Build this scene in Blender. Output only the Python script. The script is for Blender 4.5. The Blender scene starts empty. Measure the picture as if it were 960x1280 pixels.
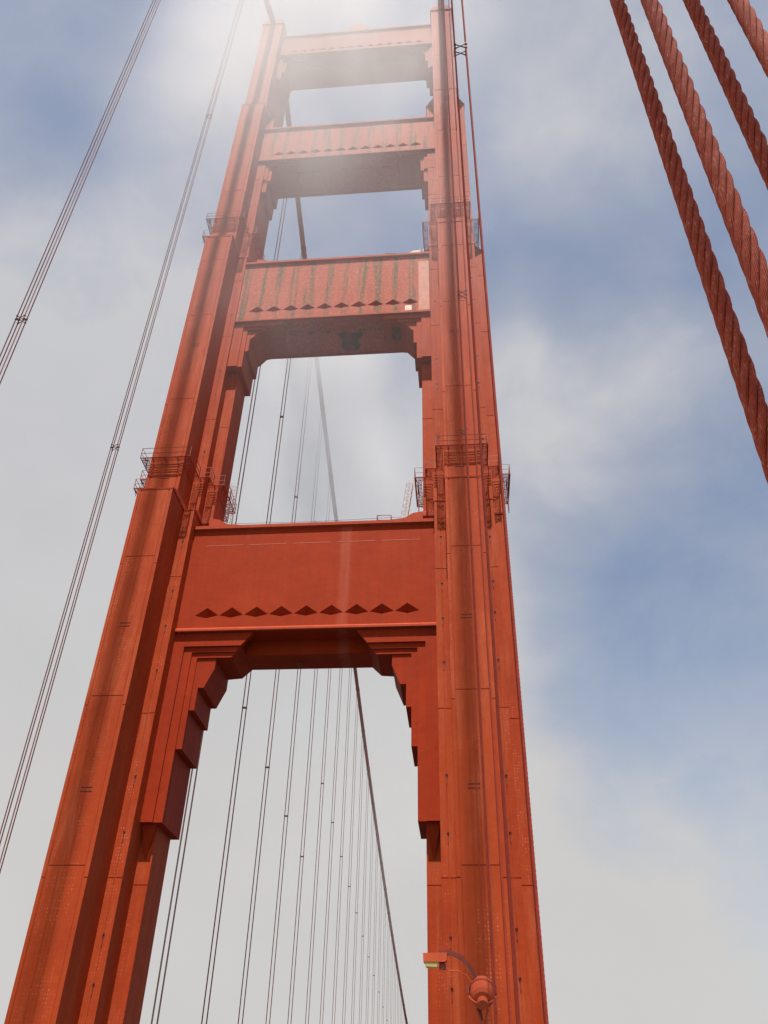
import bpy, math, random
from mathutils import Vector, Matrix
random.seed(7)
R = math.radians

# ------------------------------------------------------------------ camera
scene = bpy.context.scene
CAM = Vector((12.647, -63.41, 1.7))
YAW, PITCH, ROLL = R(5.846), R(36.675), R(1.465)
F = Vector((-math.sin(YAW)*math.cos(PITCH), math.cos(YAW)*math.cos(PITCH), math.sin(PITCH)))
rgt = Vector((math.cos(YAW), math.sin(YAW), 0)); up = rgt.cross(F)
rv = math.cos(ROLL)*rgt + math.sin(ROLL)*up
uv = -math.sin(ROLL)*rgt + math.cos(ROLL)*up
cd = bpy.data.cameras.new('camera'); cam = bpy.data.objects.new('camera', cd)
scene.collection.objects.link(cam); scene.camera = cam
cam.matrix_world = Matrix(((rv.x, uv.x, -F.x, CAM.x), (rv.y, uv.y, -F.y, CAM.y), (rv.z, uv.z, -F.z, CAM.z), (0, 0, 0, 1)))
cd.sensor_fit = 'VERTICAL'; cd.sensor_height = 36; cd.lens = 1037.15/1280*36
cd.clip_start = 0.05; cd.clip_end = 60000

# ------------------------------------------------------------------ sky, sun, exposure
SUN_EL, SUN_AZ = R(68.0), R(0.6)            # azimuth: sun stands behind the camera, a hair to the right
to_sun = Vector((math.sin(SUN_AZ)*math.cos(SUN_EL), -math.cos(SUN_AZ)*math.cos(SUN_EL), math.sin(SUN_EL)))
w = bpy.data.worlds.new('World'); scene.world = w; w.use_nodes = True
nt = w.node_tree; nt.nodes.clear()
def N(tree, kind, **kw):
    n = tree.nodes.new(kind)
    for k, v in kw.items():
        if k.startswith('i_'):
            key = k[2:]
            n.inputs[int(key) if key.isdigit() else key.replace('_', ' ')].default_value = v
        else: setattr(n, k, v)
    return n
def mth(t, op, a, b=None, c=None, clamp=False):
    n = N(t, 'ShaderNodeMath', operation=op, use_clamp=clamp)
    for i, x in enumerate((a, b, c)):
        if x is None: continue
        if hasattr(x, 'node'): t.links.new(x, n.inputs[i])
        else: n.inputs[i].default_value = x
    return n.outputs[0]
def ramp(t, x, stops):
    n = N(t, 'ShaderNodeValToRGB'); t.links.new(x, n.inputs[0])
    e = n.color_ramp.elements
    while len(e) < len(stops): e.new(0.5)
    for k, (p, c) in enumerate(stops):
        e[k].position = p; e[k].color = (c, c, c, 1) if not isinstance(c, tuple) else (*c, 1)
    return n.outputs[0]
def mixc(t, f, a, b, mode='MIX'):
    n = N(t, 'ShaderNodeMix', data_type='RGBA', blend_type=mode)
    for i, x in ((0, f), (6, a), (7, b)):
        if hasattr(x, 'node'): t.links.new(x, n.inputs[i])
        else: n.inputs[i].default_value = x if i == 0 else (*x, 1)
    return n.outputs[2]
sky = N(nt, 'ShaderNodeTexSky', sky_type='NISHITA', sun_disc=False, sun_elevation=SUN_EL, sun_rotation=math.pi - SUN_AZ)
sky.air_density = 1.0; sky.dust_density = 1.0; sky.ozone_density = 1.0
bg_sky = N(nt, 'ShaderNodeBackground', i_Strength=0.108); nt.links.new(sky.outputs[0], bg_sky.inputs[0])
tc = N(nt, 'ShaderNodeTexCoord')
def look(px, py):                           # direction of a point of the photograph (960 x 1280)
    return ((px-480)/1037.15*rv-(py-640)/1037.15*uv+F).normalized()
mp = N(nt, 'ShaderNodeMapping'); nt.links.new(tc.outputs['Generated'], mp.inputs[0])
mp.inputs['Scale'].default_value = (1.0, 1.0, 1.25); mp.inputs['Location'].default_value = (0.35, 0.1, 0.2)
nA = N(nt, 'ShaderNodeTexNoise', i_Scale=2.4, i_Detail=3.0, i_Roughness=0.45, i_Distortion=0.2); nt.links.new(mp.outputs[0], nA.inputs[0])
nB = N(nt, 'ShaderNodeTexNoise', i_Scale=5.5, i_Detail=8.0, i_Roughness=0.58, i_Distortion=0.2); nt.links.new(mp.outputs[0], nB.inputs[0])
den = mth(nt, 'ADD', mth(nt, 'MULTIPLY', nA.outputs[0], 0.62), mth(nt, 'MULTIPLY', nB.outputs[0], 0.38))
# broken cloud: thinner and thicker parts of the deck as the photograph shows them
for px, py, rad, amt in ((800, 330, 14, -0.09), (880, 800, 14, -0.10), (440, 180, 9, -0.08), (30, 60, 12, -0.03), (470, 320, 8, -0.04),
                         (60, 820, 26, 0.20), (330, 1180, 24, 0.22), (700, 510, 9, 0.05), (690, 130, 9, 0.10), (800, 1240, 15, 0.07), (700, 310, 5, -0.07), (805, 335, 6, -0.06), (60, 85, 7, -0.10), (130, 275, 7, -0.10), (730, 160, 5, 0.08), (735, 470, 7, 0.10), (900, 130, 9, 0.04), (240, 150, 6, 0.08), (780, 780, 7, -0.06)):
    dn = N(nt, 'ShaderNodeVectorMath', operation='DOT_PRODUCT', i_1=look(px, py)); nt.links.new(tc.outputs['Generated'], dn.inputs[0])
    mr_ = N(nt, 'ShaderNodeMapRange', interpolation_type='SMOOTHERSTEP'); nt.links.new(dn.outputs['Value'], mr_.inputs[0])
    mr_.inputs[1].default_value = math.cos(R(rad*1.5)); mr_.inputs[2].default_value = 1.0; mr_.inputs[3].default_value = 0.0; mr_.inputs[4].default_value = amt
    den = mth(nt, 'ADD', den, mr_.outputs[0])
cover = ramp(nt, den, [(0.24, 0.18), (0.45, 0.50), (0.62, 0.97)])
sz = N(nt, 'ShaderNodeSeparateXYZ'); nt.links.new(tc.outputs['Generated'], sz.inputs[0])
shade = mixc(nt, ramp(nt, sz.outputs[2], [(0.25, 0.0), (0.75, 1.0)]), (0.625, 0.605, 0.585), (0.555, 0.562, 0.605))
shade = mixc(nt, mth(nt, 'MULTIPLY', ramp(nt, nB.outputs[0], [(0.3, 0.0), (0.7, 1.0)]), 0.35), shade, (0.70, 0.69, 0.69))
bg_c = N(nt, 'ShaderNodeBackground', i_Strength=0.74); nt.links.new(shade, bg_c.inputs[0])
mxw = N(nt, 'ShaderNodeMixShader'); nt.links.new(cover, mxw.inputs[0]); nt.links.new(bg_sky.outputs[0], mxw.inputs[1]); nt.links.new(bg_c.outputs[0], mxw.inputs[2])
wo = N(nt, 'ShaderNodeOutputWorld'); nt.links.new(mxw.outputs[0], wo.inputs[0])

sd = bpy.data.lights.new('sun', 'SUN'); sd.energy = 5.0; sd.angle = R(0.95); sd.color = (1.0, 0.94, 0.86)
so = bpy.data.objects.new('sun', sd); scene.collection.objects.link(so)
so.rotation_euler = to_sun.to_track_quat('Z', 'Y').to_euler(); so.location = (0, -40, 250)
vs = scene.view_settings; vs.view_transform = 'Standard'; vs.look = 'None'; vs.exposure = 0.40; vs.gamma = 1.0; vs.use_curve_mapping = False
cy = scene.cycles
cy.volume_step_rate = 1.0; cy.volume_max_steps = 128; cy.volume_bounces = 3; cy.max_bounces = 6
cy.diffuse_bounces = 3; cy.glossy_bounces = 2

# ------------------------------------------------------------------ helpers
COL = scene.collection
class MB:
    def __init__(s): s.v = []; s.f = []
    def add(s, vs, fs):
        o = len(s.v); s.v += [tuple(p) for p in vs]; s.f += [tuple(i+o for i in f) for f in fs]; return s
    def box(s, x0, x1, y0, y1, z0, z1):
        return s.add([(x0,y0,z0),(x1,y0,z0),(x1,y1,z0),(x0,y1,z0),(x0,y0,z1),(x1,y0,z1),(x1,y1,z1),(x0,y1,z1)],
                     [(0,3,2,1),(4,5,6,7),(0,1,5,4),(1,2,6,5),(2,3,7,6),(3,0,4,7)])
    def prism(s, poly, lo, hi, axis):
        # poly in the two other axes (order x,y,z without axis), extruded along axis
        def P(a, b, t): return {0: (t, a, b), 1: (a, t, b), 2: (a, b, t)}[axis]
        n = len(poly)
        area = sum(poly[i][0]*poly[(i+1) % n][1]-poly[(i+1) % n][0]*poly[i][1] for i in range(n))
        if (area < 0) != (axis == 1): poly = poly[::-1]
        vs = [P(a, b, lo) for a, b in poly]+[P(a, b, hi) for a, b in poly]
        fs = [tuple(range(n))[::-1], tuple(range(n, 2*n))]+[(i, (i+1) % n, n+(i+1) % n, n+i) for i in range(n)]
        return s.add(vs, fs)
    def loft(s, pa, za, pb, zb):
        n = len(pa)
        vs = [(x, y, za) for x, y in pa]+[(x, y, zb) for x, y in pb]
        return s.add(vs, [tuple(range(n))[::-1], tuple(range(n, 2*n))]+[(i, (i+1) % n, n+(i+1) % n, n+i) for i in range(n)])
    def tube(s, pts, r, n=8, caps=True):
        pts = [Vector(p) for p in pts]; rings = []
        for i, p in enumerate(pts):
            d = (pts[min(i+1, len(pts)-1)]-pts[max(i-1, 0)]).normalized()
            a = Vector((1, 0, 0)) if abs(d.x) < 0.9 else Vector((0, 1, 0))
            u = d.cross(a).normalized(); v = d.cross(u)
            rr = r[i] if isinstance(r, (list, tuple)) else r
            rings.append([p+rr*(math.cos(2*math.pi*k/n)*u+math.sin(2*math.pi*k/n)*v) for k in range(n)])
        vs = [q for g in rings for q in g]; fs = []
        for i in range(len(pts)-1):
            for k in range(n): fs.append((i*n+k, i*n+(k+1) % n, (i+1)*n+(k+1) % n, (i+1)*n+k))
        if caps: fs += [tuple(range(n))[::-1], tuple(range((len(pts)-1)*n, len(pts)*n))]
        return s.add(vs, fs)
    def lathe(s, prof, M=None, n=24):
        vs = []
        for r, z in prof:
            for k in range(n):
                p = Vector((r*math.cos(2*math.pi*k/n), r*math.sin(2*math.pi*k/n), z)); vs.append(M @ p if M else p)
        fs = [(i*n+k, i*n+(k+1) % n, (i+1)*n+(k+1) % n, (i+1)*n+k) for i in range(len(prof)-1) for k in range(n)]
        fs += [tuple(range(n))[::-1], tuple(range((len(prof)-1)*n, len(prof)*n))]
        return s.add(vs, fs)
    def mesh(s, name, mat, smooth=False, bevel=None):
        me = bpy.data.meshes.new(name); me.from_pydata(s.v, [], s.f); me.update()
        if mat: me.materials.append(mat)
        if smooth: me.polygons.foreach_set('use_smooth', [True]*len(me.polygons))
        return me
    def build(s, name, mat, parent=None, smooth=False):
        return link(name, s.mesh(name, mat, smooth), parent)
def link(name, me, parent=None):
    o = bpy.data.objects.new(name, me); COL.objects.link(o)
    if parent: o.parent = parent
    return o
def empty(name, loc=(0, 0, 0)):
    o = bpy.data.objects.new(name, None); COL.objects.link(o); o.location = loc; return o
def tag(o, label=None, cat=None, group=None, kind=None):
    for k, v in (('label', label), ('category', cat), ('group', group), ('kind', kind)):
        if v: o[k] = v
    return o

# ------------------------------------------------------------------ materials
def new_mat(name):
    m = bpy.data.materials.new(name); m.use_nodes = True
    t = m.node_tree; b = t.nodes['Principled BSDF']; return m, t, b
def paint(name, base, rough=0.72, rivets=0.0, streak=0.0, flecks=0.3, spec=0.12, wash=0.0, faded=0.25):
    m, t, b = new_mat(name)
    geo = N(t, 'ShaderNodeNewGeometry')
    oi = N(t, 'ShaderNodeObjectInfo')
    pos = geo.outputs['Position']
    n1 = N(t, 'ShaderNodeTexNoise', i_Scale=0.35, i_Detail=5.0, i_Roughness=0.6); t.links.new(pos, n1.inputs[0])
    mp = N(t, 'ShaderNodeMapping'); t.links.new(pos, mp.inputs[0]); mp.inputs['Scale'].default_value = (2.2, 2.2, 0.10)
    n2 = N(t, 'ShaderNodeTexNoise', i_Scale=1.0, i_Detail=6.0, i_Roughness=0.65); t.links.new(mp.outputs[0], n2.inputs[0])
    n3 = N(t, 'ShaderNodeTexNoise', i_Scale=9.0, i_Detail=4.0, i_Roughness=0.7); t.links.new(pos, n3.inputs[0])
    B = Vector(base)
    c = mixc(t, ramp(t, n1.outputs[0], [(0.3, 0.0), (0.7, 1.0)]), tuple(B*0.86), tuple(Vector((B.x*1.08, B.y*1.2, B.z*1.25))))
    c = mixc(t, mth(t, 'MULTIPLY', ramp(t, n2.outputs[0], [(0.40, 0.0), (0.66, 1.0)]), 0.55), c, (B.x*0.72, B.y*0.75+0.004, B.z*0.9+0.004))
    mf = N(t, 'ShaderNodeMapping'); t.links.new(pos, mf.inputs[0]); mf.inputs['Scale'].default_value = (0.9, 0.9, 0.11); mf.inputs['Location'].default_value = (3.7, 1.1, 5.3)
    n4 = N(t, 'ShaderNodeTexNoise', i_Scale=1.0, i_Detail=7.0, i_Roughness=0.7, i_Distortion=0.3); t.links.new(mf.outputs[0], n4.inputs[0])
    c = mixc(t, mth(t, 'MULTIPLY', ramp(t, n4.outputs[0], [(0.50, 0.0), (0.66, 1.0)]), faded), c, (B.x*1.22, B.y*2.1+0.012, B.z*3.0+0.014))
    # every plate its own slight tone
    c = mixc(t, mth(t, 'MULTIPLY', oi.outputs['Random'], 0.30), c, (B.x*1.15, B.y*1.6, B.z*1.8))
    c = mixc(t, mth(t, 'MULTIPLY', ramp(t, n3.outputs[0], [(0.60, 0.0), (0.72, 1.0)]), 0.22), c, (B.x*0.95, B.y*2.3+0.01, B.z*3.2+0.01))
    bump_h = n3.outputs[0]
    if wash:                                # pale run-off below the top edge, two metres right of the middle
        sx = N(t, 'ShaderNodeSeparateXYZ'); t.links.new(pos, sx.inputs[0])
        dx_ = mth(t, 'ABSOLUTE', mth(t, 'SUBTRACT', mth(t, 'ADD', sx.outputs[0], mth(t, 'MULTIPLY', n1.outputs[0], 0.5)), 3.35))
        wk = mth(t, 'MULTIPLY', ramp(t, dx_, [(0.25, 1.0), (0.62, 0.0)]), ramp(t, n2.outputs[0], [(0.3, 0.2), (0.6, 1.0)]))
        c = mixc(t, mth(t, 'MULTIPLY', wk, wash), c, (0.56, 0.20, 0.13))
    if streak:
        sx = N(t, 'ShaderNodeSeparateXYZ'); t.links.new(pos, sx.inputs[0])
        wv = N(t, 'ShaderNodeTexNoise', i_Scale=1.0, i_Detail=5.0, i_Roughness=0.65, i_Distortion=0.4)
        mq = N(t, 'ShaderNodeMapping'); t.links.new(pos, mq.inputs[0]); mq.inputs['Scale'].default_value = (0.8, 0.2, 0.11); mq.inputs['Location'].default_value = (0.4, 0, 2.0)
        t.links.new(mq.outputs[0], wv.inputs[0])
        ph = mth(t, 'ADD', mth(t, 'MULTIPLY', sx.outputs[0], 2*math.pi/1.95), mth(t, 'MULTIPLY', wv.outputs[0], 8.0))
        k = mth(t, 'MULTIPLY', ramp(t, mth(t, 'MULTIPLY_ADD', mth(t, 'SINE', ph), 0.5, 0.5), [(0.45, 0.0), (0.92, 1.0)]), ramp(t, n2.outputs[0], [(0.38, 0.0), (0.58, 1.0)]))
        nx = N(t, 'ShaderNodeSeparateXYZ'); t.links.new(geo.outputs['Normal'], nx.inputs[0])
        k = mth(t, 'MULTIPLY', k, mth(t, 'GREATER_THAN', mth(t, 'ABSOLUTE', nx.outputs[1]), 0.9))   # rain runs down the upright faces only
        c = mixc(t, mth(t, 'MULTIPLY', k, streak), c, (0.115, 0.072, 0.030))
        n5 = N(t, 'ShaderNodeTexNoise', i_Scale=2.6, i_Detail=6.0, i_Roughness=0.8); t.links.new(pos, n5.inputs[0])
        c = mixc(t, mth(t, 'MULTIPLY', ramp(t, n5.outputs[0], [(0.50, 0.0), (0.64, 1.0)]), 0.55*streak), c, (0.50, 0.24, 0.14))
    if rivets:
        sx = N(t, 'ShaderNodeSeparateXYZ'); t.links.new(pos, sx.inputs[0])
        fx = mth(t, 'SUBTRACT', mth(t, 'FRACT', mth(t, 'DIVIDE', sx.outputs[0], 0.19)), 0.5)
        fz = mth(t, 'SUBTRACT', mth(t, 'FRACT', mth(t, 'DIVIDE', sx.outputs[2], 0.23)), 0.5)
        d = mth(t, 'SQRT', mth(t, 'ADD', mth(t, 'MULTIPLY', fx, fx), mth(t, 'MULTIPLY', fz, fz)))
        dot = mth(t, 'LESS_THAN', d, 0.20)
        # rivet rows stand in vertical columns; many have lost their top coat
        cw = N(t, 'ShaderNodeTexNoise', i_Scale=1.6, i_Detail=1.0); mr = N(t, 'ShaderNodeMapping'); t.links.new(pos, mr.inputs[0])
        mr.inputs['Scale'].default_value = (1.2, 1.2, 0.04); t.links.new(mr.outputs[0], cw.inputs[0])
        msk = mth(t, 'MULTIPLY', ramp(t, cw.outputs[0], [(0.46, 0.0), (0.60, 1.0)]), ramp(t, n1.outputs[0], [(0.42, 0.0), (0.60, 1.0)]))
        wn = N(t, 'ShaderNodeTexWhiteNoise', noise_dimensions='3D')
        sn = N(t, 'ShaderNodeVectorMath', operation='SNAP', i_1=(0.19, 5.0, 0.23)); t.links.new(pos, sn.inputs[0]); t.links.new(sn.outputs[0], wn.inputs[0])
        msk = mth(t, 'MULTIPLY', msk, ramp(t, wn.outputs[0], [(0.3, 0.0), (0.95, 1.0)]))
        c = mixc(t, mth(t, 'MULTIPLY', mth(t, 'MULTIPLY', dot, msk), rivets), c, (0.66, 0.30, 0.20))
        bump_h = mth(t, 'ADD', mth(t, 'MULTIPLY', n3.outputs[0], 0.4), mth(t, 'MULTIPLY', dot, 0.5))
    t.links.new(c, b.inputs['Base Color'])
    b.inputs['Roughness'].default_value = rough; b.inputs['Specular IOR Level'].default_value = spec
    bp = N(t, 'ShaderNodeBump', i_Strength=0.25, i_Distance=0.03); t.links.new(bump_h, bp.inputs['Height'])
    nw = N(t, 'ShaderNodeTexNoise', i_Scale=0.9, i_Detail=2.0); t.links.new(pos, nw.inputs[0])     # slight buckling of the plates
    b2 = N(t, 'ShaderNodeBump', i_Strength=0.30, i_Distance=0.10); t.links.new(nw.outputs[0], b2.inputs['Height']); t.links.new(bp.outputs[0], b2.inputs['Normal'])
    t.links.new(b2.outputs[0], b.inputs['Normal'])
    return m
def plain(name, col, rough=0.6, metal=0.0, var=0.2, scale=3.0):
    m, t, b = new_mat(name)
    geo = N(t, 'ShaderNodeNewGeometry')
    n = N(t, 'ShaderNodeTexNoise', i_Scale=scale, i_Detail=5.0, i_Roughness=0.6); t.links.new(geo.outputs['Position'], n.inputs[0])
    C = Vector(col)
    t.links.new(mixc(t, ramp(t, n.outputs[0], [(0.3, 0.0), (0.7, 1.0)]), tuple(C*(1-var)), tuple(C*(1+var))), b.inputs['Base Color'])
    b.inputs['Roughness'].default_value = rough; b.inputs['Metallic'].default_value = metal
    return m
ORANGE = (0.385, 0.045, 0.010)
M_leg = paint('orange_paint_riveted', ORANGE, rivets=0.5, faded=0.62)
M_core = paint('orange_paint_core', ORANGE, faded=0.4)
M_strut = paint('orange_paint_strut', (0.33, 0.027, 0.004), wash=0.22, faded=0.12)
M_stain = paint('orange_paint_stained', (0.43, 0.072, 0.036), streak=1.0)
M_trim = paint('orange_paint_trim', (0.40, 0.050, 0.018))
M_rail = plain('rail_paint', (0.24, 0.038, 0.018), 0.6)
M_galv = plain('pale_ladder_paint', (0.62, 0.46, 0.40), 0.5)
M_primer = plain('pale_primer', (0.72, 0.52, 0.38), 0.7, var=0.25, scale=1.2)
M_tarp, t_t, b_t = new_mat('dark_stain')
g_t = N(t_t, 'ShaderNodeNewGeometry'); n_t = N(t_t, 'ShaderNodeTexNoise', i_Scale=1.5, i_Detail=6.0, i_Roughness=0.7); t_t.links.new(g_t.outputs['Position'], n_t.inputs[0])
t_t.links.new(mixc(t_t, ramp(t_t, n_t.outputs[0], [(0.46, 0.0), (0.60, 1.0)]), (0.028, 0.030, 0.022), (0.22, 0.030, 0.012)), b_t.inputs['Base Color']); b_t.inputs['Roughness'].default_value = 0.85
M_cable = plain('cable_paint', (0.36, 0.055, 0.030), 0.6)
M_clamp = plain('clamp_steel', (0.16, 0.035, 0.022), 0.6)
def rope_mat():
    m, t, b = new_mat('rope_paint')
    geo = N(t, 'ShaderNodeNewGeometry')
    n = N(t, 'ShaderNodeTexNoise', i_Scale=14.0, i_Detail=5.0, i_Roughness=0.6); t.links.new(geo.outputs['Position'], n.inputs[0])
    mp = N(t, 'ShaderNodeMapping'); t.links.new(geo.outputs['Position'], mp.inputs[0]); mp.inputs['Scale'].default_value = (190, 190, 30)
    f = N(t, 'ShaderNodeTexNoise', i_Scale=1.0, i_Detail=3.0, i_Roughness=0.7); t.links.new(mp.outputs[0], f.inputs[0])
    c = mixc(t, ramp(t, n.outputs[0], [(0.32, 0.0), (0.68, 1.0)]), (0.40, 0.056, 0.022), (0.56, 0.090, 0.040))
    uvn = N(t, 'ShaderNodeUVMap'); su = N(t, 'ShaderNodeSeparateXYZ'); t.links.new(uvn.outputs[0], su.inputs[0])
    wr = mth(t, 'MULTIPLY_ADD', mth(t, 'SINE', mth(t, 'ADD', mth(t, 'MULTIPLY', su.outputs[0], 2*math.pi*13), mth(t, 'MULTIPLY', su.outputs[1], -2*math.pi*13/0.30))), 0.5, 0.5)
    c = mixc(t, mth(t, 'MULTIPLY', ramp(t, wr, [(0.0, 1.0), (0.45, 0.0)]), 0.45), c, (0.10, 0.016, 0.010))
    fl = mth(t, 'MULTIPLY', ramp(t, f.outputs[0], [(0.55, 0.0), (0.63, 1.0)]), ramp(t, n.outputs[0], [(0.38, 0.05), (0.60, 0.70)]))
    c = mixc(t, fl, c, (0.64, 0.36, 0.27))
    t.links.new(c, b.inputs['Base Color']); b.inputs['Roughness'].default_value = 0.7; b.inputs['Specular IOR Level'].default_value = 0.2
    bp = N(t, 'ShaderNodeBump', i_Strength=0.9, i_Distance=0.002); t.links.new(mth(t, 'ADD', f.outputs[0], wr), bp.inputs['Height']); t.links.new(bp.outputs[0], b.inputs['Normal'])
    return m
M_rope = rope_mat()
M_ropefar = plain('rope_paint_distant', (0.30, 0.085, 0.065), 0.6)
M_ropemid = plain('rope_paint_middle', (0.40, 0.040, 0.014), 0.75)

# ------------------------------------------------------------------ setting: water, roadway, sidewalks
m_w, t_w, b_w = new_mat('sea_water')
b_w.inputs['Base Color'].default_value = (0.02, 0.045, 0.055, 1); b_w.inputs['Roughness'].default_value = 0.12
g = N(t_w, 'ShaderNodeNewGeometry'); n = N(t_w, 'ShaderNodeTexNoise', i_Scale=0.25, i_Detail=8.0); t_w.links.new(g.outputs['Position'], n.inputs[0])
bb = N(t_w, 'ShaderNodeBump', i_Strength=0.6, i_Distance=1.0); t_w.links.new(n.outputs[0], bb.inputs['Height']); t_w.links.new(bb.outputs[0], b_w.inputs['Normal'])
tag(MB().add([(-20000, -20000, -68), (20000, -20000, -68), (20000, 20000, -68), (-20000, 20000, -68)], [(0, 1, 2, 3)]).build('water', m_w), kind='structure')
M_asph = plain('asphalt', (0.055, 0.055, 0.057), 0.9, var=0.25)
M_conc = plain('concrete', (0.30, 0.29, 0.27), 0.9, var=0.15)
tag(MB().box(-9.4, 9.4, -340, 1290, -1.1, -0.15).build('roadway', M_asph), kind='structure')
for s in (-1, 1):
    kb = MB().box(min(s*9.4, s*9.62), max(s*9.4, s*9.62), -340, 1290, -1.0, -0.002)
    tag(kb.build('kerb', M_conc), kind='structure')
    for y0, y1 in ((-340, -8.2), (8.2, 1290)):
        tag(MB().box(min(s*9.62, s*13.1), max(s*9.62, s*13.1), y0, y1, -0.9, 0).build('sidewalk', M_conc), kind='structure')
ln = MB()
for x in (-6.2, -3.1, 0, 3.1, 6.2):
    for k in range(-28, 100): ln.box(x-0.07, x+0.07, k*12, k*12+3.5, -0.149, -0.145)
tag(ln.build('lane_markings', plain('road_paint', (0.75, 0.74, 0.70), 0.7)), kind='structure')

# ------------------------------------------------------------------ the tower
XC = 13.716; CELL = 1.067
A1, A2, A3 = 1.6, 2.667, 3.733
tower = tag(empty('bridge_tower', (0, 0, -68)),
            'tall orange steel bridge tower with two stepped legs and four cross struts', 'tower')
def T(o):                                   # parent keeping world coordinates (tower base is at water level)
    o.parent = tower; o.location = (0, 0, 68); return o
def cross(levels, e=0.0):
    """outline of a stepped cross: levels = [(a, d), ...] from the narrow deep one to the wide shallow one"""
    q = []
    for i, (a, d) in enumerate(levels):
        q.append((a+e, -(d+e)))
        if i+1 < len(levels): q.append((a+e, -(levels[i+1][1]+e)))
    pts = q + [(x, -y) for x, y in reversed(q)]
    pts += [(-x, -y) for x, y in q] + [(-x, y) for x, y in reversed(q)]
    out = []
    for p in pts:
        if not out or (abs(p[0]-out[-1][0])+abs(p[1]-out[-1][1])) > 1e-6: out.append(p)
    return out
ST = [  # z0, z1, levels (half width across, half depth along the bridge)
    (-68.0, -1.2, [(A1+0.25, 8.0), (A2+0.25, 4.7), (A3+0.3, 2.2)]),
    (-1.2, 47.4, [(A1, 7.1), (A2, 3.8), (A3, 1.6)]),
    (47.4, 86.4, [(A1, 6.0), (A2, 2.85), (A3, 1.58)]),
    (86.4, 119.4, [(A1, 4.95), (A2, 2.6)]),
    (119.4, 147.0, [(A1, 4.1)]),
]
SEAM = {1: [3.1, 15.4, 27.5, 40.1], 2: [59.6, 72.2, 81.9], 3: [97.5, 108.5], 4: [131.5]}
def rows(i):
    z0, z1 = ST[i][0], ST[i][1]
    if i == 1: z0 = 0.0
    e = [z0]+[z for z in SEAM[i]]+[z1]
    return list(zip(e[:-1], e[1:]))
G = 0.035
def unit_plate(mat):                        # bevelled unit plate, x,z in -.5...5, y 0..-1
    b = 0.012
    v = [(-.5, 0, -.5), (.5, 0, -.5), (.5, 0, .5), (-.5, 0, .5), (-.5+b, -1, -.5), (.5-b, -1, -.5), (.5-b, -1, .5), (-.5+b, -1, .5)]
    f = [(3, 2, 1, 0), (4, 5, 6, 7), (0, 1, 5, 4), (1, 2, 6, 5), (2, 3, 7, 6), (3, 0, 4, 7)]
    f = [t[::-1] for t in f]
    m = MB().add(v, f).mesh('plate', mat); m.validate(); return m
PL = unit_plate(M_leg)
def plate(parent, x0, x1, y, z0, z1, th=0.03, name='plate', me=None):
    o = link(name, me or PL, parent)
    o.location = ((x0+x1)/2, y, (z0+z1)/2); o.scale = (x1-x0, th, z1-z0); return o
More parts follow.
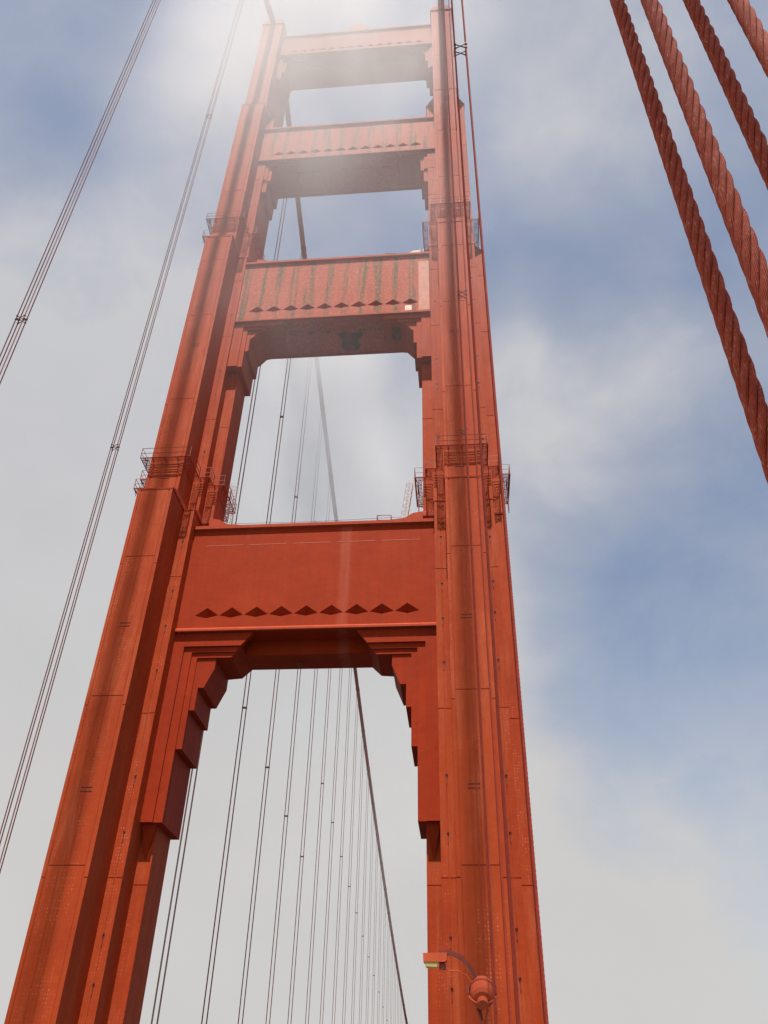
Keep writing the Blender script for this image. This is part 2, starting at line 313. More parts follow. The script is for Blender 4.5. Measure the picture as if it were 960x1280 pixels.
for side in (-1, 1):
    core = MB()
    for z0, z1, lv in ST: core.prism(cross(lv), z0, z1, 2)
    leg = core.build('tower_leg', M_core); leg.parent = tower; leg.location = (side*XC, 0, 68)
    leg['label'] = 'stepped leg carrying the ' + ('far' if side < 0 else 'near') + ' cable, streaked by the cable shadow'
    # stone-like cap course at every setback: sloped, catches the high sun
    for i in (1, 2, 3):
        z = ST[i][1]; lo, hi = ST[i][2], ST[i+1][2]
        cap = MB()
        hl = list(hi)
        while len(hl) < len(lo): hl.append((hl[-1][0]+0.001, hl[-1][1]-0.4))
        cap.loft(cross(lo, 0.07), z-0.14, cross(lo, 0.09), z)
        cap.loft(cross(lo, 0.09), z, cross(hl, 0.03), z+(0.55 if i < 3 else 0.35))
        cap.build('setback_moulding', M_trim, leg)
    for i in (1, 2, 3, 4):
        lv = ST[i][2]; a, d = lv[0]
        for k, (z0, z1) in enumerate(rows(i)):
            g0, g1 = z0+G, z1-G
            plate(leg, -a+0.30+G, a-0.30-G, -d, g0, g1, 0.035)
            # narrower splice plates beside it, their joints a little lower
            lo_, hi_ = max(ST[i][0] if i > 1 else 0, z0-0.75), z1-0.75 if k < len(rows(i))-1 else z1
            plate(leg, -a, -a+0.30-G, -d, lo_+G, hi_-G, 0.055, 'edge_plate')
            plate(leg, a-0.30+G, a, -d, lo_+G, hi_-G, 0.055, 'edge_plate')
            if len(lv) > 1:
                a2, d2 = lv[1]; mid = (a+a2)/2
                for sgn in (-1, 1):
                    for u0, u1, th in ((a+0.01, mid-0.03, 0.03), (mid+0.03, a2, 0.045)):
                        x0, x1 = sorted((sgn*u0, sgn*u1)); plate(leg, x0, x1, -d2, g0-0.02, g1-0.02, th)
            if len(lv) > 2 and not (i == 1 and z0 > 35):
                a3, d3 = lv[2]
                for sgn in (-1, 1):
                    x0, x1 = sorted((sgn*(lv[1][0]+0.02), sgn*a3)); plate(leg, x0, x1, -d3, g0, g1 if not (i == 1 and z0 > 20) else min(g1, 35), 0.03)
    # small rope guides and hooks on the second-level strip seams
    hk = MB().box(-0.08, 0.08, -0.07, 0.0, -0.04, 0.04).box(-0.02, 0.02, -0.03, 0.0, -0.7, -0.04).mesh('hook', M_clamp)
    for i, zs in ((1, [6.2, 9.3, 12.2, 18.6, 22.3, 31.5, 35.5, 38.6, 43.5]), (2, [55.5, 63.5, 67.0, 76.0, 80.0]), (3, [94.5, 101.0])):
        for sgn in (-1, 1):
            for z in zs:
                o = link('hook', hk, leg); mid = (A1+A2)/2
                o.location = (sgn*mid, -ST[i][2][1][1]-0.05, z+random.uniform(-.4, .4))
    # service hatches on the main face
    hm = MB().box(-0.42, 0.42, -0.03, 0, 0.12, 0.16).box(-0.42, 0.42, -0.03, 0, -0.16, -0.12).mesh('hatch', M_rail)
    for i, z in ((1, 20.5), (1, 33.6), (2, 49.6), (2, 67.5)):
        o = link('hatch', hm, leg); o.location = (-0.25 if side > 0 else 0.1, -ST[i][2][0][1]-0.04, z)
    # saddle housing on the very top
    sad = MB().prism([(-4.3, 147.0), (4.3, 147.0), (4.3, 148.0), (2.6, 150.2), (-2.6, 150.2), (-4.3, 148.0)], -1.35, 1.35, 0)
    sad.box(-1.75, 1.75, -4.3, 4.3, 146.6, 147.05)
    sad.build('saddle_housing', M_trim, leg)

# ---- galleries: railed walkways round the legs at two levels
brk = MB().tube([(0, 0, -0.05), (0, 0.6, -0.55)], 0.026, 4).tube([(0, 0, -0.07), (0, 0.62, -0.07)], 0.035, 4).mesh('gallery_bracket', M_rail)
def gallery(side, z, levels, wd=0.7):
    out = cross(levels, wd); inn = cross(levels, 0.12)
    n = len(out); fl = MB()
    vin = [Vector((*p, 0)) for p in inn]; vout = [Vector((*p, 0)) for p in out]
    fl.tube(vout+vout[:1], 0.05, 4); fl.tube(vin+vin[:1], 0.035, 4)
    for i in range(n):                      # grating bars run along the walkway with gaps between them
        j = (i+1) % n
        for f in (0.22, 0.44, 0.66, 0.86): fl.tube([vin[i].lerp(vout[i], f), vin[j].lerp(vout[j], f)], 0.028, 4)
    o = fl.build('gallery', M_trim); o.parent = tower; o.location = (side*XC, 0, 68+z)
    o['kind'] = 'stuff'
    rl = MB()
    for h in (0.55, 1.15): rl.tube([q+Vector((0, 0, h)) for q in vout+vout[:1]], 0.03, 5)
    for i in range(n):
        p, q = vout[i], vout[(i+1) % n]; L = (q-p).length
        k = max(1, round(L/1.3))
        for s in range(k):
            c = p.lerp(q, s/k); rl.tube([c+Vector((0, 0, -0.05)), c+Vector((0, 0, 1.15))], 0.032, 5)
        d = (q-p).normalized(); inw = Vector((-d.y, d.x, 0))
        if L < 0.9: continue
        k = max(1, round(L/1.2))
        for s in range(k+1):
            c = p.lerp(q, min(max(s/k, 0.10), 0.90))
            b = link('gallery_bracket', brk, o); b.location = c; b.rotation_euler.z = math.atan2(inw.y, inw.x)-math.pi/2
    r_ = rl.build('railing', M_rail, o)
    return o
for side in (-1, 1):
    gallery(side, 51.4, [(A1+0.05, 6.05), (A2+0.05, 2.9), (A3+0.05, 1.63)])
    gallery(side, 90.6, [(A1+0.05, 5.0), (A2+0.05, 2.65)])
# side ladders hanging below the galleries on the outer and inner faces
def ladder(p0, p1, wdir, mat, width=0.5, cage=None, name='ladder'):
    p0, p1 = Vector(p0), Vector(p1); wv = Vector(wdir).normalized()*width/2
    mb = MB(); mb.tube([p0-wv, p1-wv], 0.04, 5); mb.tube([p0+wv, p1+wv], 0.04, 5)
    L = (p1-p0).length; k = int(L/0.4)
    for i in range(1, k):
        c = p0.lerp(p1, i/k); mb.tube([c-wv, c+wv], 0.022, 4)
    o = T(mb.build(name, mat))
    if cage:
        cg = MB(); cv = Vector(cage)
        for i in range(0, k+1, 2):
            c = p0.lerp(p1, i/k); ring = []
            for a in range(7):
                th = math.pi*a/6; ring.append(c+wv*1.5*math.cos(th)+cv*math.sin(th))
            cg.tube(ring, 0.022, 4)
        for a in (1, 3, 5):
            th = math.pi*a/6; cg.tube([p0+wv*1.5*math.cos(th)+cv*math.sin(th), p1+wv*1.5*math.cos(th)+cv*math.sin(th)], 0.022, 4)
        cg.build('ladder_cage', mat, o)
    return o
ladder((-9.55, 0.9, 46.3), (-9.55, 0.9, 53.9), (0, 1, 0), M_galv, cage=(0.65, 0, 0))
ladder((8.0, 0.9, 46.3), (8.9, 0.9, 53.4), (0, 1, 0), M_galv, cage=(-0.65, 0, 0.05))
ladder((-10.6, 1.6, 85.6), (-10.6, 1.6, 92.2), (0, 1, 0), M_galv, cage=(0.65, 0, 0))
ladder((9.6, 1.6, 85.6), (10.2, 1.6, 91.8), (0, 1, 0), M_galv, cage=(-0.65, 0, 0.05))
for x, z0, z1 in ((9.55, 47.6, 51.4), (17.9, 47.8, 51.4), (10.5, 87.0, 90.6), (16.95, 87.6, 90.6)):
    ladder((x, -1.2, z0), (x, -1.2, z1), (0, 1, 0), M_rail, width=0.45)

# ---- the four portal struts
def mir(poly, s): return [(s*x, z) for x, z in poly]
S = [
 dict(xe=11.05, Y=2.75, z0=35.2, z1=46.0, nd=9, dx=8.62, dzc=36.95, dh=0.55, rear=2.0, mat=M_strut,
      br=[(11.04, 35.2), (11.04, 19.5), (9.42, 19.5), (9.42, 25.1), (8.93, 25.1), (8.93, 28.35), (8.5, 28.35), (8.5, 30.3), (8.03, 30.3), (7.35, 31.96), (7.35, 32.95), (6.1, 33.05), (5.3, 33.85), (5.3, 35.2)],
      ly=[(10.1, 33.85, 19.5, 5.3, 2.66), (9.42, 33.38, 19.52, 5.68, 2.48), (8.93, 32.92, 25.12, 6.05, 2.34)], bY=2.22, zs=33.85, xs=5.3),
 dict(xe=11.05, Y=2.72, z0=74.6, z1=85.2, nd=10, dx=8.78, dzc=76.65, dh=0.55, rear=2.0, mat=M_stain,
      br=[(11.04, 74.6), (11.04, 67.6), (9.51, 67.6), (9.51, 70.25), (9.14, 70.25), (9.14, 72.25), (8.92, 72.4), (8.2, 73.38), (7.75, 73.44), (7.6, 73.72), (5.95, 73.8), (5.7, 74.2), (5.7, 74.6)],
      ly=[(10.0, 73.9, 67.62, 5.95, 2.66), (9.5, 73.5, 67.64, 7.55, 2.48)], bY=2.3, zs=74.2, xs=5.7),
 dict(xe=12.10, Y=2.72, z0=107.8, z1=116.1, nd=12, dx=9.45, dzc=109.6, dh=0.5, rear=2.0, mat=M_stain,
      br=[(11.04, 107.8), (11.04, 101.1), (10.5, 101.1), (10.5, 103.7), (10.1, 103.7), (10.1, 106.4), (9.05, 107.35), (7.0, 107.45), (6.9, 107.62), (6.9, 107.8)],
      ly=[(11.0, 107.35, 103.72, 7.0, 2.66), (10.55, 107.0, 103.74, 8.0, 2.5)], bY=2.3, zs=107.62, xs=6.9),
 dict(xe=12.10, Y=2.60, z0=138.6, z1=145.2, nd=14, dx=10.0, dzc=140.0, dh=0.42, rear=2.0, mat=M_strut,
      br=[(12.1, 138.6), (12.1, 131.6), (11.5, 131.6), (11.5, 134.2), (11.0, 134.2), (11.0, 136.5), (10.2, 137.35), (8.0, 137.5), (8.0, 138.6)],
      ly=[(11.75, 138.1, 131.62, 8.0, 2.52), (11.4, 137.8, 131.64, 9.0, 2.38)], bY=2.2, zs=137.5, xs=8.0),
]
def rect_face(mb, x0, x1, z0, z1, y): mb.add([(x0, y, z0), (x1, y, z0), (x1, y, z1), (x0, y, z1)], [(0, 1, 2, 3)])
for si, s in enumerate(S):
    xe, Y, z0, z1 = s['xe']-0.01, s['Y'], s['z0'], s['z1']
    sp = 2*s['dx']/(s['nd']-1); hw = sp*0.48; dz, dh = s['dzc']-0.45*s['dh'], 1.4*s['dh']; dl = 0.45*s['dh']
    body = MB()
    # shell: back, ends, top, bottom; front face is pieced round the diamond recesses
    body.add([(-xe, -Y, z0), (xe, -Y, z0), (xe, Y, z0), (-xe, Y, z0), (-xe, -Y, z1), (xe, -Y, z1), (xe, Y, z1), (-xe, Y, z1)],
             [(0, 3, 2, 1), (4, 5, 6, 7), (1, 2, 6, 5), (2, 3, 7, 6), (3, 0, 4, 7)])
    rect_face(body, -xe, xe, z0, dz-dl, -Y); rect_face(body, -xe, xe, dz+dh, z1, -Y)
    xs = [-s['dx']+sp*k for k in range(s['nd'])]
    rect_face(body, -xe, xs[0]-hw, dz-dl, dz+dh, -Y); rect_face(body, xs[-1]+hw, xe, dz-dl, dz+dh, -Y)
    for k in range(s['nd']-1): rect_face(body, xs[k]+hw, xs[k+1]-hw, dz-dl, dz+dh, -Y)
    for x in xs:
        for a, b_ in ((-1, -1), (1, -1), (-1, 1), (1, 1)):
            tri = [(x+a*hw, -Y, dz), (x+a*hw, -Y, dz+(dh if b_ > 0 else -dl)), (x, -Y, dz+(dh if b_ > 0 else -dl))]
            body.add(tri if a*b_ > 0 else tri[::-1], [(0, 1, 2)] if False else [(0, 2, 1)])
    # central beam of the soffit
    body.box(-s['xs'], s['xs'], -0.8, s['rear']-0.003, s['zs'], z0+0.05)
    st = T(body.build('portal_strut', s['mat']))
    st['label'] = ['lowest cross strut, clean paint, row of nine diamond recesses', 'second cross strut up with dark streaked weathered panel and pale primer patch',
                   'third cross strut up, pale and mottled in thin fog', 'topmost cross strut, almost lost in fog'][si]
    # diamond recesses
    dm = MB().add([(-hw, 0, 0), (0, 0, -dl), (hw, 0, 0), (0, 0, dh), (0, 0.6, 0.02)], [(0, 1, 4), (1, 2, 4), (2, 3, 4), (3, 0, 4)]).mesh('diamond_recess', M_strut)
    for x in xs:
        o = link('diamond_recess', dm, st); o.location = (x, -Y, dz)
    # cornices (profile y,z extruded across)
    top = MB().prism([(-Y+0.02, z1+0.16), (-Y-0.26, z1+0.02), (-Y-0.26, z1-0.30), (-Y+0.02, z1-0.42)], -xe+0.012, xe-0.012, 0)
    top.prism([(Y-0.02, z1+0.16), (Y+0.26, z1+0.02), (Y+0.26, z1-0.30), (Y-0.02, z1-0.42)], -xe+0.012, xe-0.012, 0)
    top.build('cornice', M_trim, st)
    lo = MB()
    for sg in (-1, 1):
        lo.prism([(sg*(Y-0.02), z0+0.34), (sg*(Y+0.24), z0+0.10), (sg*(Y+0.24), z0-0.08), (sg*(Y-0.02), z0-0.10)], -xe+0.014, xe-0.014, 0)
    lo.build('cornice', M_trim, st)
    # thin drip ledge below the top cornice, in lengths
    if si == 0:
        lg = MB().box(-1.72, 1.72, -0.012, 0, -0.03, 0.03).mesh('drip_ledge', plain('worn_ledge', (0.44, 0.085, 0.04), 0.7))
        for k in range(5):
            o = link('drip_ledge', lg, st); o.location = (-8.0+4.0*k, -Y, z1-2.05)
    # brackets with stepped outline, mirrored, and their L shaped facing layers
    for sg in (-1, 1):
        bk = MB().prism(mir(s['br'], sg), -s['bY'], s['rear'], 1).build('bracket', s['mat'] if si in (0, 3) else M_core, st)
        for x, z, zb, m, y in s['ly']:
            xo = (s['xe'] if si < 2 or si == 2 else s['xe'])-0.02
            arm = z0-0.004
            poly = [(xo, arm), (xo, zb), (x, zb), (x, z), (m, z), (m-(arm-z)*0.8, arm)]
            MB().prism(mir(poly, sg), -y, -s['bY']+0.05, 1).build('bracket_facing', s['mat'] if si in (0, 3) else M_core, bk)
        if si == 0:    # pyramid pendant against the leg, sloped to stay dark and show as a V
            xa, xb = (9.99, 11.03)
            pd = MB().add([(sg*xa, -2.2, 19.5), (sg*xb, -2.2, 19.5), (sg*xb, -1.55, 19.5), (sg*xa, -1.55, 19.5), (sg*(xa+xb)/2, -1.6, 16.9)],
                          [(0, 1, 4), (1, 2, 4), (2, 3, 4), (3, 0, 4), (0, 3, 2, 1)])
            pd.build('pendant', M_strut, bk)
        # raised haunch where the strut top meets the leg
        if si < 3:
            xi = [9.97, 9.97, 11.03][si]
            hp = [(xi, z1+0.01), (xi, z1+1.35), (xi-0.9, z1+1.2), (xi-1.7, z1+0.65), (xi-3.2, z1+0.5), (xi-3.6, z1+0.01)]
            MB().prism(mir(hp, sg), -2.35, 2.35, 1).build('top_haunch', M_primer if (si == 1 and sg > 0) else M_trim, st)
    # hand line along the top of the strut and a small railed hatch
    if si < 2:
        hl = MB(); hl.tube([(-8, -1.9, z1+1.0), (0, -1.9, z1+0.92), (8.0, -1.9, z1+1.1)], 0.02, 4)
        for x in (-8, 0, 8.0): hl.tube([(x, -1.9, z1), (x, -1.9, z1+1.0)], 0.025, 4)
        hl.build('hand_line', M_rail, st)
        hr = MB(); x = 6.4
        for xx in (x-0.65, x+0.65):
            for yy in (-2.2, -1.1): hr.tube([(xx, yy, z1), (xx, yy, z1+1.15)], 0.045, 5)
        for zz in (0.6, 1.13):
            hr.tube([(x-0.65, -2.2, z1+zz), (x+0.65, -2.2, z1+zz), (x+0.65, -1.1, z1+zz), (x-0.65, -1.1, z1+zz), (x-0.65, -2.2, z1+zz)], 0.045, 5)
        hr.build('hatch_railing', M_rail, st)
    if si == 0:
        lt = MB().lathe([(0.02, -0.38), (0.16, -0.30), (0.2, -0.12), (0.3, -0.06), (0.3, 0.0)], Matrix.Translation((-0.9, 0.9, s['zs']))).build('soffit_light', M_rail, st)
    if si == 1:
        pt = MB().add([(0.5, -0.803, 73.9), (0.5, -0.803, 74.55), (3.1, -0.803, 74.55), (3.2, -0.803, 74.22)], [(0, 3, 2, 1)])
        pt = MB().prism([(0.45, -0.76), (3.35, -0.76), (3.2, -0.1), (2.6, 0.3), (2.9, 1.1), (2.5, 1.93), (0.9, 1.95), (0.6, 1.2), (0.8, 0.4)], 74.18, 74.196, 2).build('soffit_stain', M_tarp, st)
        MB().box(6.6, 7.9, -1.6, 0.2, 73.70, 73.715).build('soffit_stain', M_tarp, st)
        MB().box(8.2, 8.95, -Y-0.012, -Y+0.01, 75.15, 75.95).build('primer_patch', M_primer, st)
        MB().box(9.75, 10.95, -Y-0.010, -Y+0.01, 75.1, 83.8).build('primer_patch', plain('orange_primer', (0.50, 0.155, 0.085), 0.7, var=0.2, scale=1.5), st)
    if si == 3:
        MB().prism([(-1.3, z1), (1.3, z1), (1.3, z1+2.6), (0.9, z1+3.2), (-0.9, z1+3.2), (-1.3, z1+2.6)], -2.4, 0.4, 1).build('beacon_base', M_trim, st)

# ------------------------------------------------------------------ main cables
ZT = 149.5
def cable_z(y):
    if y >= 0: return ZT-4*143.0*(y/1280)*(1-y/1280)
    u = -y/343.0; return ZT-u*148.0-4*13.0*u*(1-u)
SETS_NEAR = [-15.97-15.24*k for k in range(4)]
NFAR = 22
SETS_FAR = [15.97+15.24*k for k in range(NFAR)]
band = MB().tube([(0, -0.55, 0.55*0.42), (0, 0.55, -0.55*0.42)], 0.53, 16)
for side in (-1, 1):
    ys = [-343+i*343/60 for i in range(60)]+[0]+[i*1280/160 for i in range(1, 161)]
    cab = MB().tube([(side*XC, y, cable_z(y)) for y in ys], 0.46, 20).build('main_cable', M_cable, smooth=True)
    tag(cab, ['thick main cable reaching the top of the leg behind the street lamp' if side > 0 else 'thick main cable sloping down beyond the tower, seen through its portals'][0], 'cable', 'main cables of the bridge')
    for y in (SETS_NEAR if True else []) + (SETS_FAR if side < 0 else SETS_FAR[:3]):
        dy = 0.5; s_ = (cable_z(y+dy)-cable_z(y-dy))
        MB().tube([(side*XC, y-dy, cable_z(y-dy)), (side*XC, y+dy, cable_z(y+dy))], 0.52, 16).build('cable_band', M_cable, cab, smooth=True)

# ------------------------------------------------------------------ suspender ropes
def strand_mesh(z0, z1, R0, r, pitch, seg, n, ph):
    pts = []; k = int((z1-z0)/pitch*seg)
    for i in range(k+1):
        z = z0+(z1-z0)*i/k; a = 2*math.pi*z/pitch+ph
        pts.append((R0*math.cos(a), R0*math.sin(a), z))
    return MB().tube(pts, r, n)
def spacer_mesh(hx, hy):
    mb = MB(); h = 0.0
    for sx in (-1, 1):
        for sy in (-1, 1):
            mb.box(sx*hx-0.05, sx*hx+0.05, sy*hy-0.05, sy*hy+0.05, -0.20, -0.13); mb.box(sx*hx-0.05, sx*hx+0.05, sy*hy-0.05, sy*hy+0.05, 0.13, 0.20)
    for sy in (-1, 1):
        mb.tube([(-hx, sy*hy, -0.2), (hx, sy*hy, 0.2)], 0.025, 5); mb.tube([(-hx, sy*hy, 0.2), (hx, sy*hy, -0.2)], 0.025, 5)
    for sx in (-1, 1): mb.tube([(sx*hx, -hy, 0.0), (sx*hx, hy, 0.0)], 0.035, 5)
    return mb.mesh('spacer', M_clamp)
def spacer_far(hx, hy):
    return MB().box(-hx-0.06, hx+0.06, -hy-0.05, hy+0.05, -0.07, 0.07).mesh('spacer', M_ropefar)
def wire_uv(me, n, seg, pitch):
    uvl = me.uv_layers.new(name='UVMap'); step = math.hypot(pitch, 2*math.pi*0.0227)/seg
    for p in me.polygons:
        if len(p.vertices) != 4: continue
        vi = list(p.vertices); ks = [v % n for v in vi]; wrap = (0 in ks and n-1 in ks)
        for li, v in zip(p.loop_indices, vi):
            k = v % n
            if wrap and k == 0: k = n
            uvl.data[li].uv = (k/n, (v//n)*step)
    return me
near_strands = [strand_mesh(0.0, 13.0, 0.0229, 0.0114, 0.62, 18, 10, k*math.pi/3).mesh('strand', M_rope, True) for k in range(6)]
for me in near_strands: wire_uv(me, 10, 18, 0.62)
near_core = MB().tube([(0, 0, -1), (0, 0, 13.0)], 0.014, 6).tube([(0, 0, 13.0), (0, 0, 121.0)], 0.033, 8).mesh('rope', M_rope, True)
mid_rope = MB()
for k in range(6): 
    sm = strand_mesh(0.0, 60.0, 0.0227, 0.0121, 0.62, 6, 5, k*math.pi/3); mid_rope.add(sm.v, sm.f)
mid_rope.tube([(0, 0, 60), (0, 0, 128)], 0.034, 6)
mid_rope.tube([(0, 0, -1), (0, 0, 0)], 0.034, 6)
mid_rope = mid_rope.mesh('rope', M_ropemid, True)
far_unit = MB().tube([(0, 0, 0), (0, 0, 1)], 0.036, 6).mesh('rope', M_ropefar, True)
ORD = ['first', 'second', 'third', 'fourth', 'fifth', 'sixth', 'seventh', 'eighth', 'ninth', 'tenth', 'eleventh', 'twelfth', 'thirteenth', 'fourteenth', 'fifteenth',
       'sixteenth', 'seventeenth', 'eighteenth', 'nineteenth', 'twentieth', 'twenty-first', 'twenty-second']
def suspender(x, y, hx, hy, kind, label, group):
    e = tag(empty('suspender_ropes', (x, y, -1.0)), label, 'ropes', group)
    h = cable_z(y)
    for sx in (-1, 1):
        for sy in (-1, 1):
            if kind == 'near':
                o = link('rope', near_core, e); o.location = (sx*hx, sy*hy, 1.0)
                for m in near_strands: link('strand', m, o)
                o.rotation_euler.z = random.uniform(0, 6)
            elif kind == 'mid':
                o = link('rope', mid_rope, e); o.location = (sx*hx, sy*hy, 1.0); o.rotation_euler.z = random.uniform(0, 6)
                o.location.z = h-128 if False else 1.0
            else:
                o = link('rope', far_unit, e); o.location = (sx*hx, sy*hy, 0); o.scale = (1, 1, h+1.0)
    sp_ = spacer_mesh(hx, hy) if kind != 'far' or y < 0 else spacer_far(hx, hy)
    zs = [h/3.15, 2*h/2.95] if h > 113 else ([h/2.05] if h > 40 else [])
    for z in zs:
        o = link('spacer', sp_, e); o.location = (0, 0, z+1.0)
    return e
for k, y in enumerate(SETS_NEAR):
    for side in (-1, 1):
        if side < 0 and k > 2: continue
        near = (k == 3 and side > 0)
        if near: lab = ''
        elif side > 0: lab = ['thin suspender ropes crossing the near tower leg, first set before the tower', 'suspender ropes with X clamp crossing the near leg, second set before tower',
                              'thicker suspender ropes along the edge of the near leg, third set before tower'][k]
        else: lab = ['suspender ropes against the sky beside the far tower leg, first set before the tower', 'suspender ropes against the sky, second set before the tower beside the far leg',
                     'suspender ropes of the far cable, third set before the tower'][k]
        if side < 0 and k == 2: continue
        if near:
            for sx in (-1, 1):
                for sy in (-1, 1):
                    o = link('suspender_rope', near_core); o.location = (XC+sx*0.171, -61.69+sy*0.134, 0); o.rotation_euler.z = random.uniform(0, 6)
                    tag(o, 'thick twisted orange wire rope with clearly visible strands, hanging in front of the sky', 'rope', 'thick wire ropes beside the sidewalk')
                    for m in near_strands: link('strand', m, o)
            continue
        suspender(side*XC, y if not near else -61.69, 0.171 if near else 0.24, 0.134 if near else 0.15, 'near' if near else ('mid' if side > 0 else 'far'), lab, 'suspender rope sets on the approach side')
for k, y in enumerate(SETS_FAR):
    suspender(-XC, y, 0.24, 0.12, 'far', ORD[k]+' set of thin suspender ropes beyond the tower, seen through the portal', 'suspender rope sets beyond the tower')

# ------------------------------------------------------------------ street lamp with floodlight
LX, LY = 13.12, -27.0
M_lamp = paint('lamp_paint', (0.52, 0.075, 0.026))
lamp = tag(empty('street_lamp', (LX, LY, 0)), 'orange street lamp with curved arm, yellow lens and round floodlight', 'street lamp')
def LP(mb, name, mat, parent=None, smooth=False): return mb.build(name, mat, parent or lamp, smooth)
LP(MB().lathe([(0.20, 0), (0.20, 0.5), (0.12, 0.6), (0.085, 4.9), (0.085, 5.05)], n=16), 'post', M_lamp, smooth=False)
arm = []
for i in range(15):
    a = math.pi/2*i/14; arm.append((-0.16-1.20*(1-math.cos(a)), 0.12, 6.05+1.30*math.sin(a)))
arm = [(-0.02, 0.10, 4.7), (-0.10, 0.12, 5.4)]+arm+[(-1.60, 0.12, 7.35)]
am = MB()
for i in range(len(arm)-1):     # flat curved strap: a strip with depth
    (x0, y0, zz0), (x1, y1, zz1) = arm[i], arm[i+1]
d_in = []
pa = [Vector(p) for p in arm]
o_, i_ = [], []
for i, p in enumerate(pa):
    d = (pa[min(i+1, len(pa)-1)]-pa[max(i-1, 0)]).normalized(); nrm = Vector((-d.z, 0, d.x))
    wd = 0.075
    o_.append(p-nrm*wd); i_.append(p+nrm*wd)
vs = [q for k in range(len(pa)) for q in (o_[k]+Vector((0, -0.09, 0)), i_[k]+Vector((0, -0.09, 0)), i_[k]+Vector((0, 0.09, 0)), o_[k]+Vector((0, 0.09, 0)))]
fs = [(4*k+a, 4*k+(a+1) % 4, 4*k+4+(a+1) % 4, 4*k+4+a) for k in range(len(pa)-1) for a in range(4)]+[(0, 1, 2, 3), (4*len(pa)-4, 4*len(pa)-1, 4*len(pa)-2, 4*len(pa)-3)]
armo = LP(MB().add(vs, fs), 'arm', M_clamp if False else plain('lamp_arm_dark', (0.17, 0.022, 0.012), 0.5))  # arm darker than the rest of the lamp
LP(MB().tube([(-1.25, 0.12, 6.72), (-0.85, 0.12, 6.70), (-0.55, 0.12, 6.55), (-0.32, 0.12, 6.25), (-0.2, 0.12, 5.9)], 0.028, 6), 'arm_brace', M_lamp, armo)
hs = MB().prism([(-2.20, 6.98), (-2.22, 7.28), (-1.28, 7.30), (-1.30, 7.04), (-1.38, 6.98)], -0.16, 0.34, 1)
hso = LP(hs, 'luminaire', M_lamp)
M_lens, t_l, b_l = new_mat('lamp_lens')
b_l.inputs['Base Color'].default_value = (0.46, 0.35, 0.11, 1); b_l.inputs['Roughness'].default_value = 0.3
LP(MB().prism([(-2.18, 6.98), (-2.11, 6.82), (-1.68, 6.80), (-1.62, 6.98)], -0.13, 0.30, 1), 'lens', M_lens, hso)
LP(MB().lathe([(0.05, 0), (0.13, 0.03), (0.13, 0.2), (0.08, 0.24)], Matrix.Translation((-1.46, 0.05, 6.72)), 12), 'photocell', M_rail, hso)
# floodlight: drum tilted up towards the tower, seen from behind
Mf = Matrix.Translation((0.02, -0.22, 5.72)) @ Matrix.Rotation(R(-50), 4, 'X')
drum = LP(MB().lathe([(0.02, -0.34), (0.20, -0.34), (0.21, -0.10), (0.34, -0.05), (0.43, 0.08), (0.47, 0.28), (0.47, 0.46), (0.49, 0.47), (0.49, 0.53), (0.46, 0.54), (0.46, 0.74), (0.42, 0.76), (0.02, 0.78)], Mf, 32), 'floodlight', M_lamp, smooth=False)
LP(MB().tube([Mf @ Vector((0.475*math.cos(2*math.pi*k/32), 0.475*math.sin(2*math.pi*k/32), 0.50)) for k in range(33)], 0.03, 6, False), 'rim', M_rail, drum)
yk = MB()
ypts = [Mf @ Vector((0.52*math.cos(a), 0.0, 0.36-0.62*math.sin(a))) for a in [math.pi*i/14 for i in range(15)]]
yk.tube(ypts, 0.035, 6)
yko = LP(yk, 'yoke', M_lamp, drum)
for sx in (-1, 1):
    LP(MB().box(sx*0.52-0.05, sx*0.52+0.05, -0.12, 0.08, 5.92, 6.20), 'yoke_pivot', M_rail, drum)
    LP(MB().tube([(sx*0.22, -0.05, 5.44), (sx*0.12, 0, 5.15), (sx*0.06, 0, 4.9)], 0.05, 6), 'yoke_strut', M_lamp, drum)

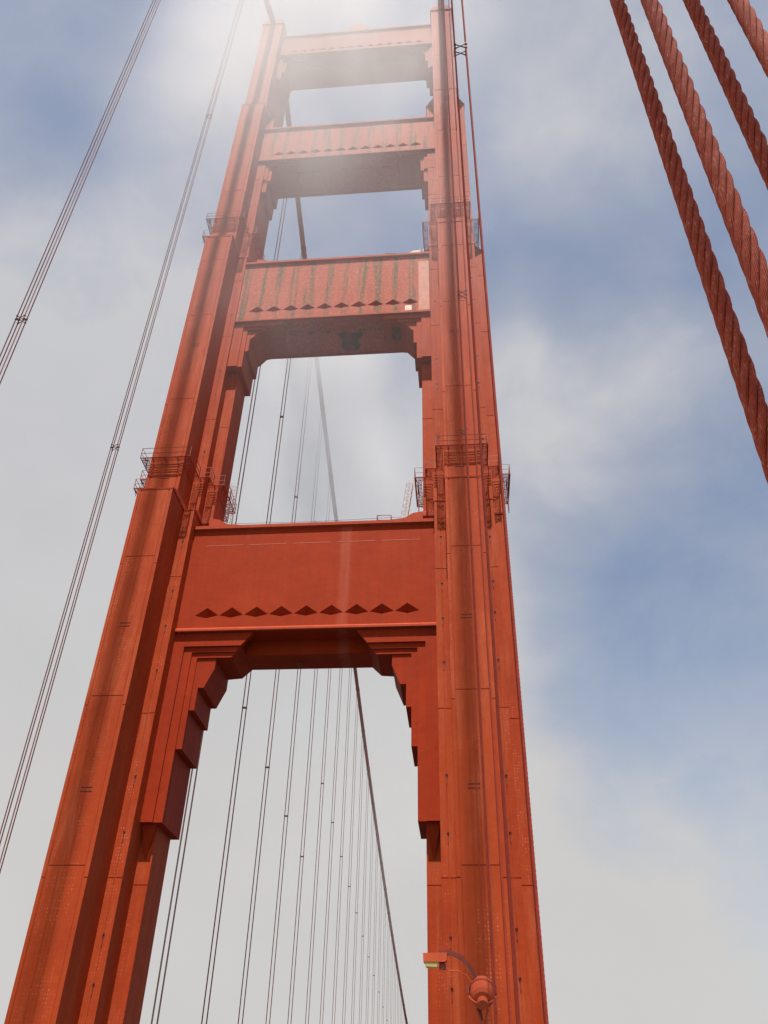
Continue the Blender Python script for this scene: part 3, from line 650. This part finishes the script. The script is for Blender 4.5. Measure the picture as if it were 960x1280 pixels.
# ------------------------------------------------------------------ drifting fog, hung before and beyond the tower
def fog(name, centre, size, dens, blobs, label_scale, albedo=(0.985, 0.975, 0.965)):
    m = bpy.data.materials.new(name); m.use_nodes = True; t = m.node_tree; t.nodes.clear()
    geo = N(t, 'ShaderNodeNewGeometry'); pos = geo.outputs['Position']
    tot = None
    for (bx, by_, bz), (rx, ry, rz), a in blobs:
        mpp = N(t, 'ShaderNodeMapping', vector_type='POINT'); t.links.new(pos, mpp.inputs[0])
        mpp.inputs['Scale'].default_value = (1/rx, 1/ry, 1/rz); mpp.inputs['Location'].default_value = (-bx/rx, -by_/ry, -bz/rz)
        ln_ = N(t, 'ShaderNodeVectorMath', operation='LENGTH'); t.links.new(mpp.outputs[0], ln_.inputs[0])
        g_ = N(t, 'ShaderNodeMapRange', interpolation_type='SMOOTHSTEP'); t.links.new(ln_.outputs['Value'], g_.inputs[0])
        g_.inputs[1].default_value = 1.0; g_.inputs[2].default_value = 0.15; g_.inputs[3].default_value = 0.0; g_.inputs[4].default_value = a
        tot = g_.outputs[0] if tot is None else mth(t, 'ADD', tot, g_.outputs[0])
    nz = N(t, 'ShaderNodeTexNoise', i_Scale=label_scale, i_Detail=3.0, i_Roughness=0.6); t.links.new(pos, nz.inputs[0])
    k = ramp(t, nz.outputs[0], [(0.36, 0.30), (0.62, 1.15)])
    d = mth(t, 'MULTIPLY', mth(t, 'MULTIPLY', tot, k), dens)
    pv = N(t, 'ShaderNodeVolumePrincipled'); pv.inputs['Color'].default_value = (*albedo, 1); pv.inputs['Anisotropy'].default_value = 0.2
    t.links.new(d, pv.inputs['Density'])
    out = N(t, 'ShaderNodeOutputMaterial'); t.links.new(pv.outputs[0], out.inputs['Volume'])
    b = MB(); cx, cy_, cz = centre; sx, sy, sz_ = size
    b.lathe([(0.02, -1.0), (0.38, -0.92), (0.71, -0.71), (0.92, -0.38), (1.0, 0.0), (0.92, 0.38), (0.71, 0.71), (0.38, 0.92), (0.02, 1.0)], Matrix.Translation(centre) @ Matrix.Diagonal((sx, sy, sz_, 1)), 20)
    o = b.build(name, m); return tag(o, kind='stuff')
fog('fog_bank', (4.5, -36.5, 57), (19, 13, 36), 0.15, [((4.5, -36.5, 67), (14.5, 11, 15), 0.47), ((2.0, -36.5, 60), (15, 11, 16), 0.20), ((5.0, -36.5, 46), (19, 11, 22), 0.10)], 0.13, (0.975, 0.955, 0.935))  # placed on the view line to the tower top, so its shadow misses it
fog('fog_bank', (-9.5, 44, 103), (23, 32, 27), 0.10, [((-9, 52, 95), (20, 22, 20), 1.0), ((-10, 35, 111), (16, 16, 15), 1.0)], 0.05, (0.83, 0.83, 0.845))
fog('fog_bank', (-10, 230, 82), (70, 140, 60), 0.0045, [((-10, 230, 82), (68, 138, 58), 1.0)], 0.02, (0.85, 0.845, 0.84))
